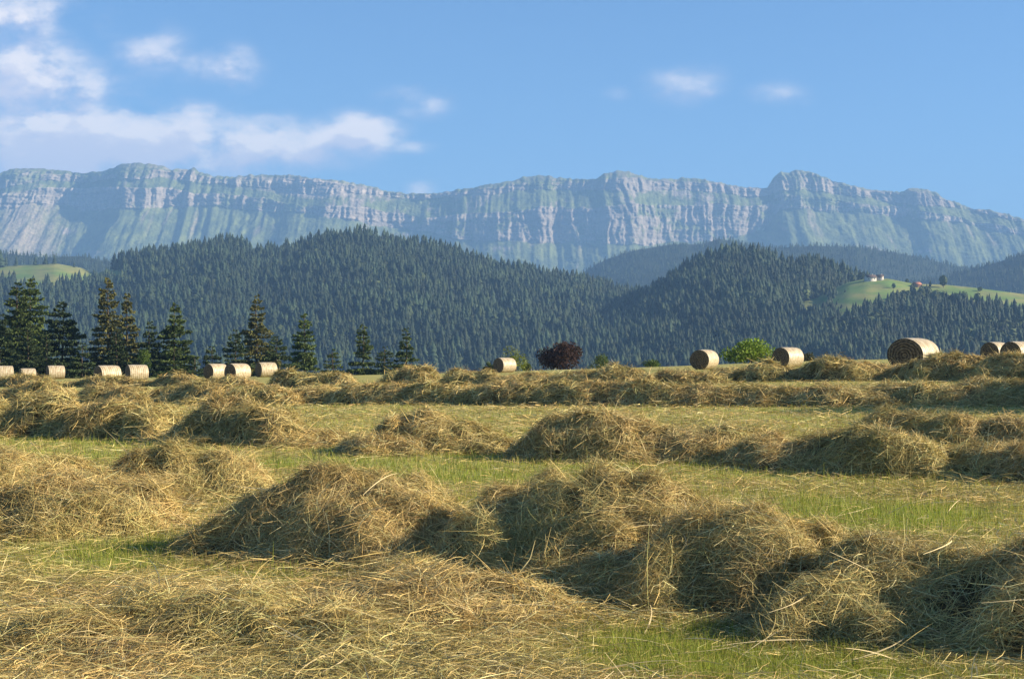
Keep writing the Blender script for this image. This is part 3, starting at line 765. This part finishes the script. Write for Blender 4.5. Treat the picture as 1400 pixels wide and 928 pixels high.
lone(HC, 1165, 10, 12, far_round(g0), GD, 'round tree touching the left side of the white farmhouse')
lone(HC, 1178, 12, 11, far_round(g0), GD, 'low round tree just beside the white farmhouse on its left', wd=1.2)
lone(HC, 1240, 5, 6, far_round(g0), GD, 'tiny round tree on the meadow ridge between the farmhouses', wd=1.3)
lone(HC, 1222, -60, 8, far_round(g0), GD, 'small round tree in the middle of the sloping pasture below the farmhouses')
lone(HC, 1340, -22, 7, far_round(g0), GD, 'low bushy tree on the pasture ridge well past the lone round tree', wd=1.4)
for k, (px, h, lab) in enumerate(((8, 17, 'conifer at the left end of the clump on the small left meadow'), (22, 16, 'second conifer in the clump on the small left meadow'), (48, 14, 'shorter conifer in the middle of the clump on the left meadow'), (62, 18, 'tallest conifer of the clump on the left meadow'), (74, 17, 'conifer at the right end of the clump on the left meadow'), (101, 9, 'little conifer alone on the left meadow, right of the clump'))):
    lone(HA, px, -8, h, far_conifer(g0), (.034, .055, .026), lab, wd=1.2)

# ------------------------------------------------------------------ farmhouses on the ridge
def flat(name, c, rough=.8):
    return noise_mat(name, [(.3, tuple(.85*v for v in c)), (.7, c)], .8, 4, rough)
M_WALLW, M_WALLB, M_ROOFD, M_ROOFR, M_PANE = flat('white_render', (.55, .52, .47)), flat('brown_timber', (.25, .15, .09)), flat('dark_tiles', (.10, .075, .065)), flat('red_tiles', (.38, .16, .10)), flat('window_glass', (.04, .05, .06), .2)
def box(x0, x1, y0, y1, z0, z1):
    v = np.array([(x, y, z) for z in (z0, z1) for y in (y0, y1) for x in (x0, x1)], float)
    q = np.array([(0, 2, 3, 1), (4, 5, 7, 6), (0, 1, 5, 4), (2, 6, 7, 3), (0, 4, 6, 2), (1, 3, 7, 5)])
    return v, q
def house(px, ybk, w, dp, hw, hr, wall, roof, label, rot=.25):
    y = HC.Rr+ybk; x = (px-HX)/F*y; z = float(HC.z(np.array([x]), np.array([y]))[0])
    t = thing('farmhouse', label, 'house', (x, y, z), 'farm buildings on the far ridge'); t.rotation_euler = (0, 0, rot)
    v = [(-w/2, -dp/2, -2), (w/2, -dp/2, -2), (w/2, dp/2, -2), (-w/2, dp/2, -2), (-w/2, -dp/2, hw), (w/2, -dp/2, hw), (w/2, dp/2, hw), (-w/2, dp/2, hw), (-w/2, 0, hw+hr), (w/2, 0, hw+hr)]
    link('wall', mesh('wall', v, quads=[(0, 1, 5, 4), (2, 3, 7, 6), (1, 2, 6, 5), (3, 0, 4, 7)], tris=[(5, 6, 9), (7, 4, 8)], mats=[wall]), parent=t)
    e = .7; s = hr/(dp/2); o = .25
    rv = []
    for zz in (0, o):
        rv += [(-w/2-e, -dp/2-e, hw-s*e+.05+zz), (w/2+e, -dp/2-e, hw-s*e+.05+zz), (w/2+e, 0, hw+hr+.05+zz), (-w/2-e, 0, hw+hr+.05+zz), (w/2+e, dp/2+e, hw-s*e+.05+zz), (-w/2-e, dp/2+e, hw-s*e+.05+zz)]
    rq = [(6, 7, 8, 9), (9, 8, 10, 11), (0, 3, 2, 1), (3, 5, 4, 2), (0, 1, 7, 6), (4, 5, 11, 10), (1, 2, 8, 7), (2, 4, 10, 8), (3, 0, 6, 9), (5, 3, 9, 11)]
    r = link('roof', mesh('roof', rv, quads=rq, mats=[roof]), parent=t)
    cv, cq = box(w*.2, w*.2+.8, -.4, .4, hw+hr*.6, hw+hr+1.1)
    link('chimney', mesh('chimney', cv, quads=cq, mats=[wall]), parent=r)
    for k in np.linspace(-.32, .32, 3):
        wv, wq = box(k*w-.5, k*w+.5, -dp/2-.05, -dp/2+.05, hw*.35, hw*.35+1.3)
        link('window', mesh('window', wv, quads=wq, mats=[M_PANE]), parent=t)
house(1190, -14, 13, 8, 4.4, 3.0, M_WALLW, M_ROOFD, 'white farmhouse with a dark roof on the meadow ridge')
house(1203, -6, 8, 7, 3.4, 2.8, M_WALLW, M_ROOFD, 'smaller white barn standing close right of the white farmhouse', rot=-.5)
house(1254, -18, 10, 7, 2.8, 2.6, M_WALLB, M_ROOFR, 'brown house with a reddish roof alone on the meadow ridge', rot=.6)

# ------------------------------------------------------------------ the cliffed mountain range
RIDGE = prof([(-700, 290), (-300, 262), (-120, 250), (-40, 246), (0, 238), (20, 231), (60, 232), (110, 238), (140, 235), (165, 226), (185, 223), (215, 227), (235, 232), (258, 233), (264, 228), (272, 236), (290, 241), (320, 243), (345, 240), (400, 240), (420, 244), (470, 248), (500, 255), (540, 264), (590, 266), (640, 258), (690, 250), (715, 243), (735, 240), (770, 245), (815, 246), (826, 238), (845, 234), (870, 238), (890, 246), (940, 244), (965, 247), (990, 252), (1020, 258), (1049, 258), (1058, 244), (1068, 235), (1080, 238), (1090, 233), (1108, 236), (1140, 248), (1190, 260), (1230, 264), (1240, 258), (1260, 258), (1280, 264), (1290, 272), (1310, 278), (1325, 285), (1350, 288), (1380, 295), (1400, 300), (1500, 318), (1700, 335), (2100, 350)])
BANDS = np.array([  # px, top and bottom of the upper cliff, top and bottom of the lower cliff (photo rows)
    (-700, 292, 300, 320, 330), (-100, 254, 268, 280, 300), (0, 240, 262, 272, 292), (60, 236, 250, 262, 282), (130, 241, 250, 260, 290), (220, 231, 247, 262, 290), (300, 244, 252, 268, 288), (420, 247, 266, 285, 296), (500, 257, 268, 286, 310), (580, 269, 274, 302, 322),
    (650, 260, 267, 296, 336), (760, 247, 262, 290, 338), (850, 246, 262, 286, 340), (960, 249, 264, 285, 338), (1040, 260, 270, 282, 322), (1062, 241, 264, 270, 290), (1110, 238, 264, 274, 292), (1180, 261, 272, 282, 296), (1240, 261, 284, 289, 305), (1300, 276, 284, 300, 308), (1400, 302, 306, 322, 326), (2100, 352, 356, 372, 376)], float)
def mountain():
    px = np.arange(-520, 1920, 1.25); nx = len(px)
    D0 = 7600.0
    rj = RIDGE(px)+2.6*fbm(px/8, 0.3, 1.1, 4)-2.5*np.abs(fbm(px/20, 4.3, 1.1, 3))
    b = [np.interp(px, BANDS[:, 0], BANDS[:, i]) for i in range(1, 5)]
    j = [7.5*fbm(px/50, 10*i, 2.2, 5, gain=.6) for i in range(4)]
    b = [bb+jj for bb, jj in zip(b, j)]
    b[0] = np.maximum(b[0], rj+1.0); b[1] = np.maximum(b[1], b[0]+2); b[2] = np.maximum(b[2], b[1]+3); b[3] = np.maximum(b[3], b[2]+2)
    rows_py = [rj]+b+[np.full(nx, 378.)+6*fbm(px/80, 3, 3, 2), np.full(nx, 500.)]
    slopes = [R(37), R(56), R(36), R(62), R(33), R(17)]
    counts = [14, 44, 44, 84, 90, 24]
    cliff = [.35, 1, .12, 1, 0, 0]
    m = F/D0
    Dc = D0+300*fbm(px/260, 0, 6.6, 2)
    Zs, Ys, Cf, Tt = [], [], [], []
    y = Dc.copy(); z = (HY-rj)/F*Dc+EYE
    # back slope first
    for k in range(12, 0, -1):
        Ys.append(y+k*60); Zs.append(z-k*60*.75); Cf.append(np.full(nx, .2)); Tt.append(np.full(nx, 0.))
    for i in range(6):
        dz = (rows_py[i+1]-rows_py[i])/m
        t = np.linspace(0, 1, counts[i]+1)[(0 if i == 0 else 1):]
        dy = dz/math.tan(slopes[i])
        for tt in t:
            Ys.append(y-dy*tt); Zs.append(z-dz*tt)
            Cf.append(np.full(nx, cliff[i])); Tt.append(np.full(nx, i+tt))
        y = y-dy; z = z-dz
    Y = np.array(Ys); Z = np.array(Zs); Cf = np.array(Cf); T = np.array(Tt)
    for _ in range(2):  # soften the change from cliff to slope
        Cf[1:-1] = (Cf[:-2]+2*Cf[1:-1]+Cf[2:])/4
    X = (px[None]-HX)/F*np.broadcast_to(Dc[None], Y.shape)*(Y/Dc)**.35
    fade = sstep(0.0, .6, T)
    wx = X+60*fbm(X/300, Z/260, 1.2, 3)
    but = ridged(wx/210, Z/900, 2.0, 4)                        # buttresses and gullies
    fin = ridged(wx/62, Z/420, 5.0, 3)
    spur = fbm(wx/520, Z/900, 8.0, 3)
    low = sstep(4.0, 5.2, T)
    gul = ridged(wx/150, Z/1100+Y/1500, 12.0, 4)
    disp = fade*((but-.3)*38*(.4+.65*Cf)+(fin-.3)*19*(.35+.9*Cf)+(ridged(wx/27, Z/230, 15.0, 2)-.3)*9*(.25+Cf)+spur*75*(.4+.6*sstep(1, 4, T))+(gul-.3)*24*(1-Cf)*sstep(.8, 1.6, T))
    strat = fbm(wx/900, Z/26+.25*fbm(wx/300, Z/300, 1, 2), 4.0, 3)
    disp = disp+strat*13*Cf*fade
    disp = disp+fade*(11*fbm(X/34, Z/30, Y/34, 4)+4*fbm(X/11, Z/11, Y/11, 2))*(.5+.8*Cf)
    Y = Y-disp*.9
    Z = Z+fade*(5*fbm(X/35, Y/35, Z/35, 3))*(1-.5*Cf)+ridged(X/40, Y/60, 3.3, 3)*5*(1-fade)
    # what each spot is made of
    P = np.broadcast_to(px[None], Y.shape)
    # surface steepness
    dX = np.gradient(X, axis=1); dYx = np.gradient(Y, axis=1); dZx = np.gradient(Z, axis=1)
    dXr = np.gradient(X, axis=0); dYr = np.gradient(Y, axis=0); dZr = np.gradient(Z, axis=0)
    nx_ = dYx*dZr-dZx*dYr; ny_ = dZx*dXr-dX*dZr; nz_ = dX*dYr-dYx*dXr
    up = np.abs(nz_)/np.sqrt(nx_**2+ny_**2+nz_**2+1e-9)
    f1 = fbm(X/95, Z/60, Y/400, 4); f2 = fbm(X/15, Z/45, 3.3, 4); f3 = fbm(X/400, Z/200, 5.5, 3)
    rock = sstep(.56, 1.15, .80*Cf+.65*(1-up)-.05+1.0*f1+.75*f2+1.35*f3+.2*(fin-.3))
    karst = np.exp(-((P-425)/95)**2)*sstep(.2, .9, T)*sstep(2.6, 1.9, T)
    rock = np.maximum(rock, np.clip(karst*1.3+.6*f2+.35*f1, 0, 1)*(karst > .15))
    ridge_r = sstep(1.1, .4, T)*np.clip(.35+1.0*f2+.5*f1, 0, 1)
    rock = np.maximum(rock, ridge_r*.8)
    scree = np.exp(-((P-(28+(T-3.5)*32))/42)**2)*sstep(2.6, 3.2, T)*sstep(5.0, 4.7, T)*.8
    scree = np.maximum(scree, sstep(.18, .42, fbm(wx/75, Z/480, 9.0, 3)+.1*f2)*sstep(3.9, 4.1, T)*sstep(4.75, 4.2, T)*.55)
    scree = np.clip(scree+.5*f2*(scree > .2), 0, 1)
    wood_ = sstep(.0, .28, fbm(X/170, Y/170, 6.0, 4)-.35+.5*sstep(4.5, 5.1, T))*sstep(3.6, 4.6, T)
    gr1, gr2 = np.array([.15, .18, .065]), np.array([.075, .10, .045])
    gm = sstep(-.3, .35, fbm(X/60, Z/60, 1.0, 4))[..., None]
    colr = gr1*gm+gr2*(1-gm)
    dkf = np.array([.028, .045, .024])
    colr = colr*(1-wood_[..., None]*.85)+dkf*wood_[..., None]*.85
    st = np.clip(.5+.9*strat+.45*f2, 0, 1)[..., None]
    rk = np.array([.16, .145, .135])*(1-st)+np.array([.33, .285, .245])*st
    pale = (np.exp(-((P-425)/110)**2)*sstep(2.8, 1.8, T)+np.exp(-((P-1235)/50)**2)*sstep(2.9, 3.2, T)+np.exp(-((P-1100)/25)**2)*sstep(1.5, 2.5, T))[..., None]
    rk = rk*(1+.25*np.clip(pale, 0, 1))
    colr = colr*(1-scree[..., None])+np.array([.33, .275, .22])*scree[..., None]
    rr = np.clip(rock*(1-.5*wood_), 0, 1)[..., None]
    colr = colr*(1-rr)+rk*rr
    V = np.stack([X, Y, Z], -1).reshape(-1, 3)
    link('mountain', mesh('mountain', V, quads=grid_quads(Y.shape[0], nx)[:, ::-1], col=colr.reshape(-1, 3), smooth=True, mats=[M_ROCK]), kind='structure')
    print('mountain', Y.shape, 'depth', Y.min(), Y.max(), 'z', Z.min(), Z.max())
mountain()

# ------------------------------------------------------------------ haze
def haze():
    v, q = box(-11900, 11900, -11900, 12100, -75, 1330)
    m, n, l = new_mat('blue_air')
    pv = n.new('ShaderNodeVolumePrincipled')
    pv.inputs['Color'].default_value = HAZE_COL; pv.inputs['Density'].default_value = HAZE_D; pv.inputs['Anisotropy'].default_value = .0
    o = n.new('ShaderNodeOutputMaterial'); l.new(pv.outputs[0], o.inputs['Volume'])
    link('haze', mesh('haze', v, quads=q, mats=[m]), kind='stuff')
HAZE_COL, HAZE_D = (.28, .54, 1.0, 1), 1.2e-4
haze()

# ------------------------------------------------------------------ sky, sun
W = bpy.data.worlds.new('World'); S.world = W; W.use_nodes = True
wn, wl = W.node_tree.nodes, W.node_tree.links; wn.clear()
sky = wn.new('ShaderNodeTexSky'); sky.sky_type = 'NISHITA'; sky.sun_disc = False
sky.sun_elevation = SUN_EL; sky.sun_rotation = SUN_AZ
sky.altitude = 900; sky.air_density = 1.0; sky.dust_density = .1; sky.ozone_density = 4.0
# clouds: patches of noise-broken vapour at fixed directions (tan azimuth, tan elevation)
CLOUDS = [  # px, py, half width, half height, strength
    (40, 200, 170, 54, 1.25), (215, 194, 140, 44, 1.35), (350, 201, 110, 32, 1.3), (440, 186, 70, 22, .8), (495, 184, 62, 26, 1.0), (555, 200, 50, 10, .6),
    (20, 115, 115, 52, 1.05), (120, 140, 100, 50, .75), (15, 20, 90, 36, .85), (-60, 210, 120, 60, 1.0), (300, 220, 200, 18, .7),
    (208, 76, 58, 36, .62), (250, 92, 55, 22, .45), (315, 95, 50, 28, .74), (565, 137, 56, 22, .62), (935, 113, 60, 26, .52), (968, 124, 32, 14, .45), (1062, 132, 48, 18, .48), (150, 30, 34, 20, .45), (575, 260, 24, 12, .62), (845, 128, 24, 10, .3)]
def cloud_group():
    g = bpy.data.node_groups.new('cloud_density', 'ShaderNodeTree')
    g.interface.new_socket('P', in_out='INPUT', socket_type='NodeSocketVector')
    g.interface.new_socket('D', in_out='OUTPUT', socket_type='NodeSocketFloat')
    n, l = g.nodes, g.links
    gi = n.new('NodeGroupInput'); go = n.new('NodeGroupOutput')
    nz = N(n, 'ShaderNodeTexNoise', Scale=14, Detail=10); nz.inputs['Roughness'].default_value = .58
    mp = n.new('ShaderNodeMapping'); mp.inputs['Scale'].default_value = (1, 1.7, 1); l.new(gi.outputs[0], mp.inputs[0]); l.new(mp.outputs[0], nz.inputs['Vector'])
    acc = None
    for (px, py, hw, hh, st) in CLOUDS:
        m = n.new('ShaderNodeMapping'); m.vector_type = 'POINT'
        sx, sy = F/hw/1.15, F/hh/1.45
        m.inputs['Scale'].default_value = (sx, sy, 0); m.inputs['Location'].default_value = (-(px-HX)/F*sx, -(HY-py)/F*sy, 0)
        l.new(gi.outputs[0], m.inputs[0])
        ln = N(n, 'ShaderNodeVectorMath', operation='LENGTH'); l.new(m.outputs[0], ln.inputs[0])
        mr = N(n, 'ShaderNodeMapRange', interpolation_type='SMOOTHSTEP'); mr.inputs[1].default_value = 1.5; mr.inputs[2].default_value = 0; mr.inputs[3].default_value = 0; mr.inputs[4].default_value = st
        l.new(ln.outputs['Value'], mr.inputs[0])
        if acc is None: acc = mr.outputs[0]
        else:
            mx = N(n, 'ShaderNodeMath', operation='MAXIMUM')
            l.new(acc, mx.inputs[0]); l.new(mr.outputs[0], mx.inputs[1]); acc = mx.outputs[0]
    # density = mask + (noise-.5)*k - threshold
    a = N(n, 'ShaderNodeMath', operation='MULTIPLY_ADD'); a.inputs[1].default_value = 5.5; a.inputs[2].default_value = -2.75
    l.new(nz.outputs[0], a.inputs[0])
    am = N(n, 'ShaderNodeMath', operation='MULTIPLY_ADD'); l.new(a.outputs[0], am.inputs[0])
    cl = N(n, 'ShaderNodeMath', operation='MINIMUM'); cl.inputs[1].default_value = .78; l.new(acc, cl.inputs[0])
    l.new(cl.outputs[0], am.inputs[1]); l.new(acc, am.inputs[2])
    s = N(n, 'ShaderNodeMapRange', interpolation_type='SMOOTHSTEP'); s.inputs[1].default_value = .08; s.inputs[2].default_value = 1.2
    l.new(am.outputs[0], s.inputs[0]); l.new(s.outputs[0], go.inputs[0])
    return g
cg = cloud_group()
tc = wn.new('ShaderNodeTexCoord'); sp = wn.new('ShaderNodeSeparateXYZ'); wl.new(tc.outputs['Generated'], sp.inputs[0])
ymx = N(wn, 'ShaderNodeMath', operation='MAXIMUM'); ymx.inputs[1].default_value = .05; wl.new(sp.outputs[1], ymx.inputs[0])
dx = N(wn, 'ShaderNodeMath', operation='DIVIDE'); wl.new(sp.outputs[0], dx.inputs[0]); wl.new(ymx.outputs[0], dx.inputs[1])
dz = N(wn, 'ShaderNodeMath', operation='DIVIDE'); wl.new(sp.outputs[2], dz.inputs[0]); wl.new(ymx.outputs[0], dz.inputs[1])
cb = wn.new('ShaderNodeCombineXYZ'); wl.new(dx.outputs[0], cb.inputs[0]); wl.new(dz.outputs[0], cb.inputs[1])
c1 = wn.new('ShaderNodeGroup'); c1.node_tree = cg; wl.new(cb.outputs[0], c1.inputs[0])
of = N(wn, 'ShaderNodeVectorMath', operation='ADD'); of.inputs[1].default_value = (.009, .013, 0); wl.new(cb.outputs[0], of.inputs[0])
c2 = wn.new('ShaderNodeGroup'); c2.node_tree = cg; wl.new(of.outputs[0], c2.inputs[0])
df = N(wn, 'ShaderNodeMath', operation='SUBTRACT'); wl.new(c1.outputs[0], df.inputs[0]); wl.new(c2.outputs[0], df.inputs[1])
lt = N(wn, 'ShaderNodeMapRange'); lt.inputs[1].default_value = -.25; lt.inputs[2].default_value = .4; wl.new(df.outputs[0], lt.inputs[0])
CLOUD_GAIN = 1.0
cr = ramp(wn, [(0, (5.2, 5.1, 6.2)), (.35, (6.0, 5.6, 6.3)), (.7, (7.4, 6.7, 6.8)), (1, (9.2, 8.1, 7.4))]); wl.new(lt.outputs[0], cr.inputs[0])  # sunlit cloud edges painted brighter, shaded sides greyer
alpha = N(wn, 'ShaderNodeMath', operation='MULTIPLY'); alpha.inputs[1].default_value = .92; wl.new(c1.outputs[0], alpha.inputs[0])
mix = wn.new('ShaderNodeMix'); mix.data_type = 'RGBA'; wl.new(alpha.outputs[0], mix.inputs['Factor']); tn = N(wn, 'ShaderNodeVectorMath', operation='MULTIPLY'); tn.inputs[1].default_value = (.66, .91, 1.08); wl.new(sky.outputs[0], tn.inputs[0]); wl.new(tn.outputs[0], mix.inputs['A']); wl.new(cr.outputs[0], mix.inputs['B'])
bg = wn.new('ShaderNodeBackground'); bg.inputs['Strength'].default_value = .051; wl.new(mix.outputs['Result'], bg.inputs['Color'])
wo = wn.new('ShaderNodeOutputWorld'); wl.new(bg.outputs[0], wo.inputs[0])

sl = bpy.data.lights.new('sun', 'SUN'); sl.energy = 4.8; sl.angle = R(.53); sl.color = (1, .85, .61)
so = bpy.data.objects.new('sun', sl); COL.objects.link(so); so.rotation_euler = (PI/2-SUN_EL, 0, PI-SUN_AZ)

# ------------------------------------------------------------------ camera and view
cd = bpy.data.cameras.new('camera'); co = bpy.data.objects.new('camera', cd); COL.objects.link(co)
cd.sensor_width = 36; cd.lens = F/1400*36; cd.clip_start = .05; cd.clip_end = 60000
co.location = (0, 0, EYE+float(tz(0, 0))*0)
co.rotation_euler = (PI/2+math.atan((HY-464)/F), 0, 0)
S.camera = co
S.view_settings.view_transform = 'Standard'; S.view_settings.look = 'None'; S.view_settings.exposure = 1.62; S.view_settings.gamma = 1; S.view_settings.use_curve_mapping = False
c = S.cycles
c.use_denoising = True; c.max_bounces = 6; c.diffuse_bounces = 2; c.transmission_bounces = 3; c.volume_bounces = 0
